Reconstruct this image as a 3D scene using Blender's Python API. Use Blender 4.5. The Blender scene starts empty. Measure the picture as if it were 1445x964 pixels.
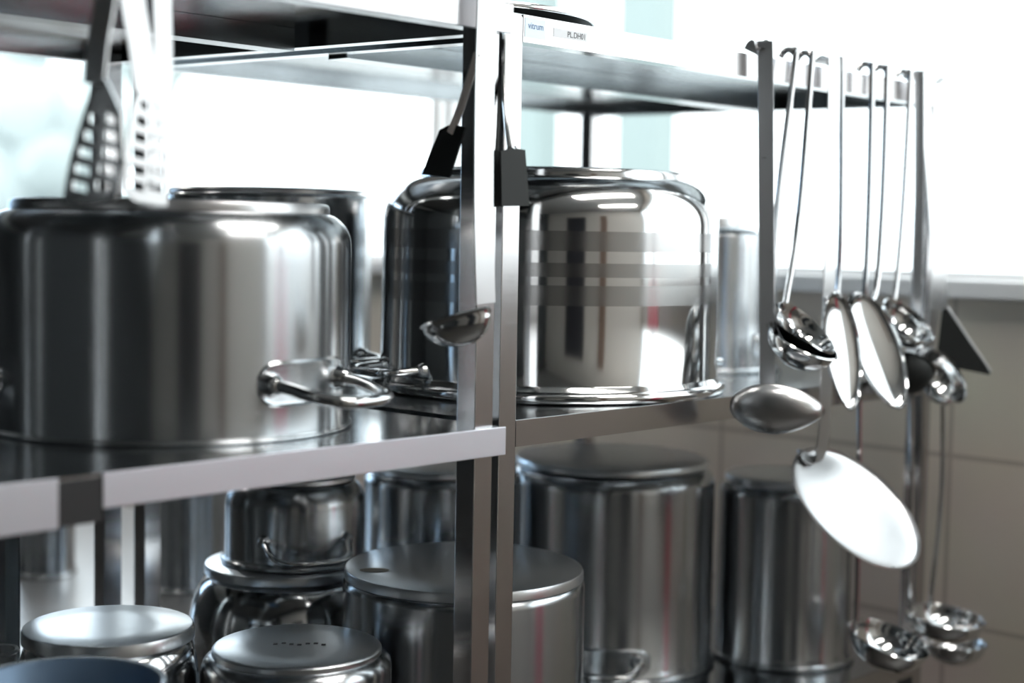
import bpy, bmesh, math, random
from mathutils import Vector, Matrix
random.seed(7)
S = bpy.context.scene
COL = S.collection
EYE = 1.25                                   # eye height above the floor; scene data below is written relative to it
def V(x, y, z): return Vector((x, y, z + EYE))

# ------------------------------------------------------------------ camera, world, light, exposure
S.view_settings.view_transform = 'Standard'
S.view_settings.look = 'None'
S.view_settings.gamma = 1.0
S.view_settings.use_curve_mapping = False
S.view_settings.exposure = 0.55
cam_d = bpy.data.cameras.new('camera'); cam = bpy.data.objects.new('camera', cam_d); COL.objects.link(cam)
cam_d.sensor_width = 36.0; cam_d.lens = 2158.0 / 1445.0 * 36.0
cam_d.clip_start = 0.05
rx = (0.6818940686, -0.7312309138, 0.0179396168); ry = (-0.0379112016, -0.0598251447, -0.9974886927); rz = (0.7304678085, 0.6795015105, -0.0685162612)
cam.matrix_world = Matrix(((rx[0], -ry[0], -rz[0], -1.37738), (rx[1], -ry[1], -rz[1], -1.30073), (rx[2], -ry[2], -rz[2], EYE), (0, 0, 0, 1)))
cam_d.dof.use_dof = True; cam_d.dof.focus_distance = 1.98; cam_d.dof.aperture_fstop = 2.0
S.camera = cam

w = bpy.data.worlds.new('sky'); S.world = w; w.use_nodes = True
nt = w.node_tree; nt.nodes.clear()
wo = nt.nodes.new('ShaderNodeOutputWorld'); bg = nt.nodes.new('ShaderNodeBackground')
tc = nt.nodes.new('ShaderNodeTexCoord'); nz = nt.nodes.new('ShaderNodeTexNoise'); cr = nt.nodes.new('ShaderNodeValToRGB')
nz.inputs['Scale'].default_value = 3.0; nz.inputs['Detail'].default_value = 3.0
cr.color_ramp.elements[0].position = 0.35; cr.color_ramp.elements[0].color = (0.86, 0.94, 1.0, 1)
cr.color_ramp.elements[1].position = 0.65; cr.color_ramp.elements[1].color = (1.0, 1.0, 1.0, 1)
nt.links.new(tc.outputs['Generated'], nz.inputs['Vector']); nt.links.new(nz.outputs['Fac'], cr.inputs['Fac'])
sp = nt.nodes.new('ShaderNodeSeparateXYZ'); mpb = nt.nodes.new('ShaderNodeMapRange'); mxb = nt.nodes.new('ShaderNodeMix'); mxb.data_type = 'RGBA'
nt.links.new(tc.outputs['Generated'], sp.inputs['Vector']); nt.links.new(sp.outputs['Y'], mpb.inputs['Value'])
mpb.inputs['From Min'].default_value = 0.80; mpb.inputs['From Max'].default_value = 0.97
mxb.inputs['B'].default_value = (0.50, 0.72, 1.0, 1)
nt.links.new(mpb.outputs['Result'], mxb.inputs['Factor']); nt.links.new(cr.outputs['Color'], mxb.inputs['A'])
nt.links.new(mxb.outputs['Result'], bg.inputs['Color']); bg.inputs['Strength'].default_value = 2.6
nt.links.new(bg.outputs['Background'], wo.inputs['Surface'])

LAMP_STRENGTH = 14.0

D = {
    'pot_centre': (0.386, 0.263, 0.2566),
    'pot_left': (-0.317, 0.243, 0.2135),
    'pot_backleft': (0.139, 0.64, 0.1627),
    'pot_backright': (0.879, 0.34, 0.1399),
    'pot_c': (0.69, 0.38, 0.181),
    'pot_d': (0.375, 0.48, 0.1299),
    'pot_f': (0.086, 0.52, 0.1503),
    'pot_m': (0.135, 0.19, 0.1702),
    'pot_g': (-0.18, 0.17, 0.1182),
    'pot_h': (-0.348, 0.33, 0.1099),
    'pot_j': (-0.548, 0.1, 0.103),
    'pot_e': (0.099, 0.52, 0.107),
    'pot_b': (0.933, 0.175, 0.1212),
    'pot_k': (0.476, 1.33, 0.0902),
    'pot_k2': (0.312, 1.62, 0.0608),
    'pot_cup': (-0.435, 0.42, 0.0133),
    'top_centre': 0.099,
    'top_left': 0.034,
    'top_backleft': 0.067,
    'top_backright': 0.041,
    'top_c': -0.38,
    'top_d': -0.371,
    'top_f': -0.5,
    'top_m': -0.462,
    'top_g': -0.513,
    'top_h': -0.488,
    'top_j': -0.473,
    'top_b': -0.412,
    'top_k': -0.532,
    'top_cup': -0.52,
    'bowl_L1': ((0.484, -0.085, -0.241), (0.77, 0.489, 0.411), (0.545, -0.838, -0.023), 0.0592),
    'bowl_L2': ((0.58, -0.075, -0.129), (0.147, -0.658, 0.739), (0.368, -0.657, -0.658), 0.0516),
    'bowl_L3': ((0.572, -0.075, -0.148), (0.034, -0.464, 0.885), (0.458, -0.78, -0.426), 0.0536),
    'bowl_F1': ((0.726, -0.085, -0.413), (-0.063, -0.688, 0.723), (0.282, -0.707, -0.648), 0.1185),
    'bowl_S2': ((0.71, -0.06, -0.164), (-0.292, -0.942, 0.164), (0.03, -0.181, -0.983), 0.0849),
    'bowl_S3': ((0.821, -0.06, -0.169), (-0.448, -0.854, 0.265), (0.129, -0.356, -0.926), 0.0901),
    'bowl_S3b': ((0.841, -0.04, -0.169), (-0.362, -0.886, 0.288), (0.131, -0.355, -0.926), 0.0911),
    'bowl_L4': ((0.916, -0.06, -0.129), (0.009, -0.692, 0.721), (0.331, -0.679, -0.656), 0.0492),
    'bowl_P1': ((0.933, -0.05, -0.21), (0.618, 0.205, 0.759), (0.462, -0.876, -0.139), 0.0449),
    'bowl_P2': ((1.027, -0.07, -0.225), (-0.117, -0.824, 0.555), (0.216, -0.567, -0.795), 0.0508),
    'bowl_M1': ((0.871, -0.07, -0.653), (0.033, -0.312, 0.95), (0.39, -0.871, -0.299), 0.0667),
    'bowl_M2': ((1.07, -0.07, -0.65), (-0.005, -0.113, 0.994), (0.426, -0.899, -0.1), 0.0655),
    'bowl_M3': ((1.169, -0.04, -0.72), (-0.009, -0.02, 1.0), (0.44, -0.898, -0.014), 0.0538),
    'bowl_S1': ((-0.149, -0.078, -0.095), (-0.039, 0.343, 0.939), (0.689, -0.671, 0.273), 0.045),
    'han_L1': [(0.534, -0.021, 0.262), (0.548, -0.021, 0.042), (0.561, -0.021, -0.17), (0.565, -0.021, -0.221)],
    'han_L2': [(0.66, -0.021, 0.263), (0.638, -0.021, 0.044), (0.608, -0.021, -0.091), (0.599, -0.021, -0.1)],
    'han_L3': [(0.614, -0.021, 0.267), (0.576, -0.021, 0.043), (0.568, -0.021, -0.095), (0.572, -0.021, -0.129)],
    'han_F1': [(0.725, -0.021, 0.272), (0.729, -0.021, 0.102), (0.73, -0.021, -0.121), (0.725, -0.021, -0.326)],
    'han_S2': [(0.748, -0.021, 0.269), (0.76, -0.021, 0.047), (0.757, -0.021, -0.082)],
    'han_S3': [(0.889, -0.021, 0.259), (0.889, -0.021, 0.05), (0.873, -0.021, -0.087)],
    'han_S3b': [(0.841, -0.021, 0.257), (0.846, -0.021, 0.049), (0.839, -0.021, -0.087)],
    'han_L4': [(0.966, -0.021, 0.263), (0.957, -0.021, 0.052), (0.939, -0.021, -0.091), (0.92, -0.021, -0.099)],
    'han_P1': [(0.998, -0.021, 0.258), (1.013, -0.021, 0.053), (1.016, -0.021, -0.116), (1.002, -0.021, -0.195)],
    'han_P2': [(1.013, -0.021, 0.257), (1.064, -0.021, 0.054), (1.081, -0.021, -0.068), (1.069, -0.021, -0.186)],
    'han_T1': [(1.11, -0.021, 0.259), (1.101, -0.021, 0.142), (1.095, -0.021, 0.018), (1.116, -0.021, -0.115)],
    'han_S1': [(-0.092, -0.056, 0.265), (-0.094, -0.056, 0.174), (-0.092, -0.056, 0.027), (-0.086, -0.056, -0.079)],
    'han_M1': [(0.834, -0.021, -0.251), (0.845, -0.021, -0.417), (0.849, -0.021, -0.631)],
    'han_M2': [(1.009, -0.021, -0.263), (1.022, -0.021, -0.437), (1.032, -0.021, -0.645)],
    'han_M3': [(1.125, -0.021, -0.27), (1.134, -0.021, -0.449), (1.104, -0.021, -0.647)],
    'blade_T1': [(1.088, -0.032, -0.114), (1.093, -0.039, -0.11), (1.14, -0.101, -0.22), (1.138, -0.1, -0.226), (1.106, -0.057, -0.217), (1.084, -0.027, -0.192)],
    'D2_handle': [(-0.021, -0.018, 0.259), (-0.022, -0.02, 0.242), (-0.038, -0.036, 0.18), (-0.046, -0.05, 0.129), (-0.051, -0.06, 0.103)],
    'D2_blade': [(-0.071, -0.061, 0.099), (-0.059, -0.061, 0.102), (-0.055, -0.061, 0.106), (-0.046, -0.061, 0.107), (-0.044, -0.061, 0.104), (-0.029, -0.061, 0.103), (-0.02, -0.061, 0.037), (-0.068, -0.061, 0.035)],
    'D3_blade': [(-0.074, -0.05, 0.101), (-0.057, -0.05, 0.101), (-0.055, -0.05, 0.035), (-0.072, -0.05, 0.034)],
    'D3_handle': [(-0.022, -0.012, 0.259), (-0.023, -0.014, 0.242), (-0.041, -0.03, 0.18), (-0.058, -0.045, 0.128), (-0.065, -0.05, 0.1)],
    'D1_handle': [(-0.105, -0.054, 0.21), (-0.105, -0.048, 0.194), (-0.105, -0.029, 0.15), (-0.105, -0.013, 0.12)],
    'D1_blade': [(-0.105, 0.005, 0.124), (-0.105, -0.01, 0.129), (-0.105, -0.021, 0.129), (-0.105, -0.038, 0.126), (-0.105, -0.012, 0.068), (-0.105, 0.034, 0.072)],
    'han_U1': [(-0.611, -0.09, 0.242), (-0.617, -0.09, 0.204), (-0.624, -0.09, 0.166), (-0.628, -0.09, 0.129)],
    'blade_U1': [(-0.628, -0.09, 0.133), (-0.632, -0.08, 0.103), (-0.638, -0.067, 0.062), (-0.641, -0.059, 0.023), (-0.632, -0.081, 0.02), (-0.619, -0.112, 0.025), (-0.615, -0.119, 0.062), (-0.616, -0.116, 0.103), (-0.623, -0.102, 0.133)],
    'han_U2': [(-0.587, -0.075, 0.247), (-0.579, -0.075, 0.21), (-0.571, -0.075, 0.172), (-0.564, -0.075, 0.129)],
    'blade_U2': [(-0.569, -0.075, 0.135), (-0.579, -0.075, 0.113), (-0.586, -0.075, 0.074), (-0.59, -0.075, 0.036), (-0.576, -0.075, 0.026), (-0.541, -0.075, 0.023), (-0.539, -0.075, 0.073), (-0.544, -0.075, 0.116), (-0.552, -0.075, 0.136)],
    'han_U3': [(-0.537, -0.062, 0.256), (-0.538, -0.062, 0.216), (-0.537, -0.062, 0.177), (-0.536, -0.062, 0.134)],
    'blade_U3': [(-0.541, -0.062, 0.135), (-0.551, -0.062, 0.116), (-0.555, -0.062, 0.083), (-0.557, -0.062, 0.049), (-0.548, -0.062, 0.042), (-0.524, -0.062, 0.045), (-0.511, -0.062, 0.085), (-0.519, -0.062, 0.118), (-0.529, -0.062, 0.136)],
}

# ------------------------------------------------------------------ materials
def new_mat(name):
    m = bpy.data.materials.new(name); m.use_nodes = True
    return m, m.node_tree, m.node_tree.nodes['Principled BSDF']
def plain(name, col, rough=0.5, metal=0.0, **kw):
    m, t, b = new_mat(name)
    b.inputs['Base Color'].default_value = (*col, 1); b.inputs['Roughness'].default_value = rough; b.inputs['Metallic'].default_value = metal
    for k, v in kw.items(): b.inputs[k].default_value = v
    return m
def steel(name, col=(0.60, 0.61, 0.62), rough=0.2, aniso=0.0, var=0.06, scale=(6, 6, 60), bump=0.0):
    """brushed or polished stainless steel with fine grain in roughness"""
    m, t, b = new_mat(name)
    b.inputs['Metallic'].default_value = 1.0
    b.inputs['Base Color'].default_value = (*col, 1)
    tcn = t.nodes.new('ShaderNodeTexCoord'); mp = t.nodes.new('ShaderNodeMapping'); n = t.nodes.new('ShaderNodeTexNoise'); mr = t.nodes.new('ShaderNodeMapRange')
    mp.inputs['Scale'].default_value = scale
    n.inputs['Scale'].default_value = 4.0; n.inputs['Detail'].default_value = 5.0
    t.links.new(tcn.outputs['Object'], mp.inputs['Vector']); t.links.new(mp.outputs['Vector'], n.inputs['Vector'])
    t.links.new(n.outputs['Fac'], mr.inputs['Value'])
    mr.inputs['To Min'].default_value = max(0.02, rough - var); mr.inputs['To Max'].default_value = rough + var
    t.links.new(mr.outputs['Result'], b.inputs['Roughness'])
    if bump:
        bp = t.nodes.new('ShaderNodeBump'); bp.inputs['Strength'].default_value = bump; bp.inputs['Distance'].default_value = 0.002
        n2 = t.nodes.new('ShaderNodeTexNoise'); n2.inputs['Scale'].default_value = 9.0; n2.inputs['Detail'].default_value = 1.0
        t.links.new(tcn.outputs['Object'], n2.inputs['Vector']); t.links.new(n2.outputs['Fac'], bp.inputs['Height']); t.links.new(bp.outputs['Normal'], b.inputs['Normal'])
    if aniso:
        b.inputs['Anisotropic'].default_value = aniso; b.inputs['Anisotropic Rotation'].default_value = 0.25
        tg = t.nodes.new('ShaderNodeTangent'); tg.direction_type = 'RADIAL'; tg.axis = 'Z'
        t.links.new(tg.outputs['Tangent'], b.inputs['Tangent'])
    return m
M = {}
M['polish'] = steel('polished_steel', (0.66, 0.67, 0.68), 0.12, var=0.05)
M['mirror'] = steel('mirror_steel', (0.72, 0.73, 0.74), 0.07, var=0.03)
M['brush'] = steel('brushed_steel', (0.53, 0.55, 0.57), 0.23, aniso=0.8, var=0.0, scale=(4, 4, 4))
M['satin'] = steel('satin_steel', (0.62, 0.62, 0.63), 0.30, var=0.06)
M['rack'] = steel('rack_steel', (0.54, 0.525, 0.53), 0.2, var=0.05, scale=(8, 8, 90))
M['edge'] = steel('edge_strip_steel', (0.82, 0.83, 0.90), 0.42, var=0.03, scale=(8, 8, 30))
M['sheet'] = steel('shelf_sheet_steel', (0.50, 0.53, 0.55), 0.17, var=0.04, scale=(5, 5, 5))
M['base'] = steel('pot_base_steel', (0.80, 0.83, 0.86), 0.30, var=0.05, scale=(10, 10, 10), bump=0.06)
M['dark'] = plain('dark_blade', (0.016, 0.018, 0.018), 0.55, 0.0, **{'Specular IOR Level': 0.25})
M['copper'] = plain('pale_handle', (0.95, 0.85, 0.79), 0.35, 0.2)
M['rod'] = steel('rod_steel', (0.66, 0.66, 0.67), 0.16, var=0.04)
M['blue'] = plain('nonstick_lining', (0.22, 0.33, 0.48), 0.35, 0.3)
M['label_w'] = plain('label_foil', (0.66, 0.78, 0.88), 0.4, 0.2)
M['label_g'] = plain('label_grey_foil', (0.62, 0.63, 0.65), 0.4, 0.2)
M['ink_b'] = plain('ink_blue', (0.03, 0.10, 0.28), 0.7)
M['ink_g'] = plain('ink_grey', (0.06, 0.06, 0.07), 0.7)
M['bracket'] = plain('bracket_black', (0.03, 0.03, 0.032), 0.45)

def banded(z0, bands):
    """polished pot wall with matt etched bands at given heights (object z)"""
    m, t, b = new_mat('banded_pot_steel')
    b.inputs['Metallic'].default_value = 1.0
    tcn = t.nodes.new('ShaderNodeTexCoord'); sx = t.nodes.new('ShaderNodeSeparateXYZ'); t.links.new(tcn.outputs['Object'], sx.inputs['Vector'])
    acc = None
    for lo, hi in bands:
        a = t.nodes.new('ShaderNodeMath'); a.operation = 'GREATER_THAN'; a.inputs[1].default_value = lo
        c = t.nodes.new('ShaderNodeMath'); c.operation = 'LESS_THAN'; c.inputs[1].default_value = hi
        t.links.new(sx.outputs['Z'], a.inputs[0]); t.links.new(sx.outputs['Z'], c.inputs[0])
        p = t.nodes.new('ShaderNodeMath'); p.operation = 'MULTIPLY'; t.links.new(a.outputs[0], p.inputs[0]); t.links.new(c.outputs[0], p.inputs[1])
        if acc is None: acc = p
        else:
            s = t.nodes.new('ShaderNodeMath'); s.operation = 'ADD'; t.links.new(acc.outputs[0], s.inputs[0]); t.links.new(p.outputs[0], s.inputs[1]); acc = s
    mc = t.nodes.new('ShaderNodeMix'); mc.data_type = 'RGBA'
    mc.inputs['A'].default_value = (0.72, 0.72, 0.72, 1); mc.inputs['B'].default_value = (0.45, 0.45, 0.45, 1)
    t.links.new(acc.outputs[0], mc.inputs['Factor']); t.links.new(mc.outputs['Result'], b.inputs['Base Color'])
    mr = t.nodes.new('ShaderNodeMapRange'); mr.inputs['To Min'].default_value = 0.10; mr.inputs['To Max'].default_value = 0.20
    t.links.new(acc.outputs[0], mr.inputs['Value']); t.links.new(mr.outputs['Result'], b.inputs['Roughness'])
    b.inputs['Anisotropic'].default_value = 0.5; b.inputs['Anisotropic Rotation'].default_value = 0.25
    tg = t.nodes.new('ShaderNodeTangent'); tg.direction_type = 'RADIAL'; tg.axis = 'Z'; t.links.new(tg.outputs['Tangent'], b.inputs['Tangent'])
    return m

def tiles(name, axis, row0, col0, tw, th, c1, c2, mortar):
    m, t, b = new_mat(name)
    g = t.nodes.new('ShaderNodeNewGeometry'); sx = t.nodes.new('ShaderNodeSeparateXYZ'); cb = t.nodes.new('ShaderNodeCombineXYZ')
    t.links.new(g.outputs['Position'], sx.inputs['Vector'])
    def sub(o, v):
        n = t.nodes.new('ShaderNodeMath'); n.operation = 'SUBTRACT'; n.inputs[1].default_value = v; t.links.new(o, n.inputs[0]); return n.outputs[0]
    t.links.new(sub(sx.outputs[axis], col0), cb.inputs['X']); t.links.new(sub(sx.outputs['Z'] if axis != 'Z' else sx.outputs['Y'], row0), cb.inputs['Y'])
    br = t.nodes.new('ShaderNodeTexBrick'); br.offset = 0.0; br.squash = 1.0
    br.inputs['Scale'].default_value = 1.0; br.inputs['Brick Width'].default_value = tw; br.inputs['Row Height'].default_value = th
    br.inputs['Mortar Size'].default_value = 0.005; br.inputs['Mortar Smooth'].default_value = 0.2
    br.inputs['Color1'].default_value = (*c1, 1); br.inputs['Color2'].default_value = (*c2, 1); br.inputs['Mortar'].default_value = (*mortar, 1)
    t.links.new(cb.outputs['Vector'], br.inputs['Vector'])
    n = t.nodes.new('ShaderNodeTexNoise'); n.inputs['Scale'].default_value = 2.2; n.inputs['Detail'].default_value = 4.0
    mx = t.nodes.new('ShaderNodeMix'); mx.data_type = 'RGBA'; mx.blend_type = 'MULTIPLY'; mx.inputs['Factor'].default_value = 0.22
    t.links.new(g.outputs['Position'], n.inputs['Vector'])
    t.links.new(br.outputs['Color'], mx.inputs['A']); t.links.new(n.outputs['Color'], mx.inputs['B']); t.links.new(mx.outputs['Result'], b.inputs['Base Color'])
    b.inputs['Roughness'].default_value = 0.35
    return m
M['tile'] = tiles('beige_wall_tile', 'Y', EYE - 0.40, 0.05, 0.525, 0.32, (0.66, 0.59, 0.52), (0.62, 0.56, 0.50), (0.42, 0.36, 0.32))
M['floor'] = tiles('floor_tile', 'X', 0.0, 0.0, 0.30, 0.30, (0.12, 0.105, 0.10), (0.13, 0.115, 0.105), (0.07, 0.065, 0.06))
M['plaster'] = plain('wall_paint', (0.52, 0.48, 0.43), 0.7)
M['plaster_d'] = plain('wall_paint_grey', (0.032, 0.037, 0.04), 0.6)
M['ceil'] = plain('ceiling_paint', (0.45, 0.45, 0.44), 0.8)
M['sill'] = plain('sill_stone', (0.72, 0.74, 0.76), 0.35)
M['frame'] = plain('window_frame_white', (0.9, 0.91, 0.92), 0.4)
M['doorwood'] = plain('door_brown', (0.16, 0.10, 0.07), 0.5)
M['doordark'] = plain('door_dark', (0.03, 0.03, 0.035), 0.5)
M['red'] = plain('red_paint', (0.75, 0.06, 0.13), 0.4)
M['outside'] = plain('pale_green_render', (0.30, 0.36, 0.355), 0.8)
M['ground'] = plain('outside_paving', (0.45, 0.45, 0.44), 0.9)
def foliage():
    m, t, b = new_mat('pale_foliage'); n = t.nodes.new('ShaderNodeTexNoise'); n.inputs['Scale'].default_value = 3.0; c = t.nodes.new('ShaderNodeValToRGB')
    c.color_ramp.elements[0].color = (0.27, 0.33, 0.32, 1); c.color_ramp.elements[1].color = (0.46, 0.50, 0.50, 1)
    t.links.new(n.outputs['Fac'], c.inputs['Fac']); t.links.new(c.outputs['Color'], b.inputs['Base Color']); b.inputs['Roughness'].default_value = 0.8
    return m
M['leaf'] = foliage()
def glass():
    m = bpy.data.materials.new('window_glass'); m.use_nodes = True; t = m.node_tree; t.nodes.clear()
    o = t.nodes.new('ShaderNodeOutputMaterial'); a = t.nodes.new('ShaderNodeBsdfTransparent'); g = t.nodes.new('ShaderNodeBsdfGlossy'); x = t.nodes.new('ShaderNodeMixShader')
    a.inputs['Color'].default_value = (0.96, 0.985, 0.98, 1); g.inputs['Roughness'].default_value = 0.02; x.inputs['Fac'].default_value = 0.05
    t.links.new(a.outputs[0], x.inputs[1]); t.links.new(g.outputs[0], x.inputs[2]); t.links.new(x.outputs[0], o.inputs['Surface']); return m
M['glass'] = glass()
def emit(name, col, s):
    m = bpy.data.materials.new(name); m.use_nodes = True; t = m.node_tree; t.nodes.clear()
    o = t.nodes.new('ShaderNodeOutputMaterial'); e = t.nodes.new('ShaderNodeEmission'); e.inputs['Color'].default_value = (*col, 1); e.inputs['Strength'].default_value = s
    t.links.new(e.outputs[0], o.inputs['Surface']); return m
M['lamp'] = emit('lamp_diffuser', (1.0, 0.97, 0.92), LAMP_STRENGTH)

# ------------------------------------------------------------------ builders
def obj(name, bm, mat, parent=None, loc=None, smooth=True, angle=40):
    me = bpy.data.meshes.new(name); bmesh.ops.recalc_face_normals(bm, faces=bm.faces[:]); bm.to_mesh(me); bm.free()
    o = bpy.data.objects.new(name, me); COL.objects.link(o)
    for mm in (mat if isinstance(mat, (list, tuple)) else [mat]): me.materials.append(mm)
    if smooth:
        me.polygons.foreach_set('use_smooth', [True] * len(me.polygons))
        me.set_sharp_from_angle(angle=math.radians(angle))
    if loc is not None: o.location = loc
    if parent: o.parent = parent
    return o
def thing(name, label, cat, loc, group=None):
    o = bpy.data.objects.new(name, None); COL.objects.link(o); o.location = loc; o.empty_display_size = 0.05
    o['label'] = label; o['category'] = cat
    if group: o['group'] = group
    return o
def struct(name, bm, mat, **kw):
    o = obj(name, bm, mat, **kw); o['kind'] = 'structure'; return o
def box(bm, lo, hi, bev=0.0):
    lo = Vector(lo); hi = Vector(hi)
    r = bmesh.ops.create_cube(bm, size=1.0); c = (lo + hi) / 2; d = hi - lo
    for v in r['verts']: v.co = Vector((v.co.x * d.x, v.co.y * d.y, v.co.z * d.z)) + c
    if bev:
        es = list({e for v in r['verts'] for e in v.link_edges})
        bmesh.ops.bevel(bm, geom=es, offset=bev, segments=2, affect='EDGES', profile=0.5)
    return bm
def bx(lo, hi, bev=0.0):
    return box(bmesh.new(), lo, hi, bev)
def lathe(prof, n=96, cen=(0, 0, 0)):
    """revolve a closed or open (r, z) profile about z"""
    bm = bmesh.new(); rings = []
    for r, z in prof:
        if r < 1e-6: rings.append([bm.verts.new((cen[0], cen[1], cen[2] + z))])
        else: rings.append([bm.verts.new((cen[0] + r * math.cos(2 * math.pi * k / n), cen[1] + r * math.sin(2 * math.pi * k / n), cen[2] + z)) for k in range(n)])
    for a, b in zip(rings, rings[1:]):
        for k in range(n):
            q = (k + 1) % n
            if len(a) == 1 and len(b) == 1: continue
            if len(a) == 1: bm.faces.new((a[0], b[q], b[k]))
            elif len(b) == 1: bm.faces.new((a[k], a[q], b[0]))
            else: bm.faces.new((a[k], a[q], b[q], b[k]))
    return bm
def arc(r0, z0, rad, a0, a1, n=8):
    return [(r0 + rad * math.cos(math.radians(a0 + (a1 - a0) * k / n)), z0 + rad * math.sin(math.radians(a0 + (a1 - a0) * k / n))) for k in range(n + 1)]
def smooth_path(pts, sub=6):
    p = [Vector(q) for q in pts]; out = []
    for i in range(len(p) - 1):
        a = p[max(i - 1, 0)]; b = p[i]; c = p[i + 1]; d = p[min(i + 2, len(p) - 1)]
        for k in range(sub):
            t = k / sub; t2 = t * t; t3 = t2 * t
            out.append(0.5 * ((2 * b) + (c - a) * t + (2 * a - 5 * b + 4 * c - d) * t2 + (3 * b - 3 * c + d - a) * t3))
    out.append(p[-1]); return out
def sweep(bm, path, sect, ref):
    """sweep a closed 2D section along a path; ref = direction of the section's first axis"""
    n = len(path); rings = []; ref = Vector(ref).normalized()
    for i, p in enumerate(path):
        t = (path[min(i + 1, n - 1)] - path[max(i - 1, 0)]).normalized()
        u = ref - t * ref.dot(t)
        if u.length < 1e-4: u = t.orthogonal()
        u.normalize(); v = t.cross(u)
        s = sect(i / (n - 1)) if callable(sect) else sect
        rings.append([bm.verts.new(p + u * a + v * b) for a, b in s])
    k = len(rings[0])
    for a, b in zip(rings, rings[1:]):
        for j in range(k): bm.faces.new((a[j], a[(j + 1) % k], b[(j + 1) % k], b[j]))
    bm.faces.new(rings[0]); bm.faces.new(list(reversed(rings[-1])))
    return bm
def round_sect(r, n=10): return [(r * math.cos(2 * math.pi * k / n), r * math.sin(2 * math.pi * k / n)) for k in range(n)]
def flat_sect(w, t, c=0.3):
    w /= 2; t /= 2; e = t * c
    return [(-w, -t + e), (-w + e, -t), (w - e, -t), (w, -t + e), (w, t - e), (w - e, t), (-w + e, t), (-w, t - e)]
def extrude_outline(pts, thick, nrm, holes=()):
    """solid plate from a planar outline, optional holes (lists of points)"""
    bm = bmesh.new(); nrm = Vector(nrm).normalized()
    loops = [list(map(Vector, pts))] + [list(map(Vector, h)) for h in holes]
    edges = []
    for lp in loops:
        vs = [bm.verts.new(p - nrm * thick / 2) for p in lp]
        edges += [bm.edges.new((vs[i], vs[(i + 1) % len(vs)])) for i in range(len(vs))]
    bmesh.ops.triangle_fill(bm, edges=edges, use_beauty=True, use_dissolve=False)
    r = bmesh.ops.extrude_face_region(bm, geom=bm.faces[:])
    bmesh.ops.translate(bm, verts=[g for g in r['geom'] if isinstance(g, bmesh.types.BMVert)], vec=nrm * thick)
    return bm
def smooth_loop(pts, sub=5):
    p = [Vector(q) for q in pts]; n = len(p); out = []
    for i in range(n):
        a, b, c, d = p[i - 1], p[i], p[(i + 1) % n], p[(i + 2) % n]
        for k in range(sub):
            t = k / sub; t2 = t * t; t3 = t2 * t
            out.append(0.5 * ((2 * b) + (c - a) * t + (2 * a - 5 * b + 4 * c - d) * t2 + (3 * b - 3 * c + d - a) * t3))
    return out

# ------------------------------------------------------------------ pots (upside down: rim at local z = 0, base disc on top)
def pot_handle(parent, R, z, phi, half, out, drop, rad, plate=None, mat=None):
    """U-shaped bar welded to the wall by two bosses; half = half the span in degrees"""
    a = math.radians(phi); h = math.radians(half)
    er = Vector((math.cos(a), math.sin(a), 0)); et = Vector((-math.sin(a), math.cos(a), 0)); ez = Vector((0, 0, 1))
    s = R * math.sin(h); r0 = R * math.cos(h)
    def q(r, t, dz): return er * r + et * t + ez * (z + dz)
    pts = [q(r0 - 0.002, -s, 0), q(r0 + out * 0.30, -s * 1.0, -drop * 0.15), q(R + out * 0.62, -s * 0.92, -drop * 0.65), q(R + out * 0.92, -s * 0.62, -drop * 0.95), q(R + out, 0, -drop),
           q(R + out * 0.92, s * 0.62, -drop * 0.95), q(R + out * 0.62, s * 0.92, -drop * 0.65), q(r0 + out * 0.30, s * 1.0, -drop * 0.15), q(r0 - 0.002, s, 0)]
    bm = bmesh.new(); sweep(bm, smooth_path(pts, 7), round_sect(rad, 12), ez)
    hd = obj('handle', bm, mat or M['polish'], parent)
    for sg in (-1, 1):
        aa = a + sg * h; dr = Vector((math.cos(aa), math.sin(aa), 0)); o = dr * (R - 0.002) + ez * z
        b2 = bmesh.new(); rb = rad * 1.75
        sweep(b2, [o, o + dr * rb * 0.7, o + dr * rb * 1.2, o + dr * rb * 1.5], lambda t: round_sect(rb * (1.25 if t < 0.2 else 1.0 if t < 0.5 else 0.85 if t < 0.9 else 0.5), 14), ez)
        obj('boss', b2, mat or M['polish'], hd)
    if plate:
        pw, ph = plate; bm = bmesh.new(); n = 36; outer = []; inner = []
        cols = []
        for k in range(n + 1):
            t = -math.cos(math.pi * k / n)
            e = max(0.0, abs(t) * pw - (pw - ph)); hh = math.sqrt(max(ph * ph - e * e, 0.0)) if e > 0 else ph
            ang = a + t * pw / R
            row = []
            for f, rr in ((-1, 0.0002), (-0.86, 0.0028), (-0.7, 0.0018), (0, 0.0014), (0.7, 0.0018), (0.86, 0.0028), (1, 0.0002)):
                r = R + (rr if abs(t) < 0.97 else 0.0002)
                row.append(bm.verts.new((r * math.cos(ang), r * math.sin(ang), z + f * max(hh, 0.0003))))
            cols.append(row)
        for c0, c1 in zip(cols, cols[1:]):
            for j in range(6): bm.faces.new((c0[j], c1[j], c1[j + 1], c0[j + 1]))
        obj('handle_plate', bm, M['brush'], parent)
    return hd
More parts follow.
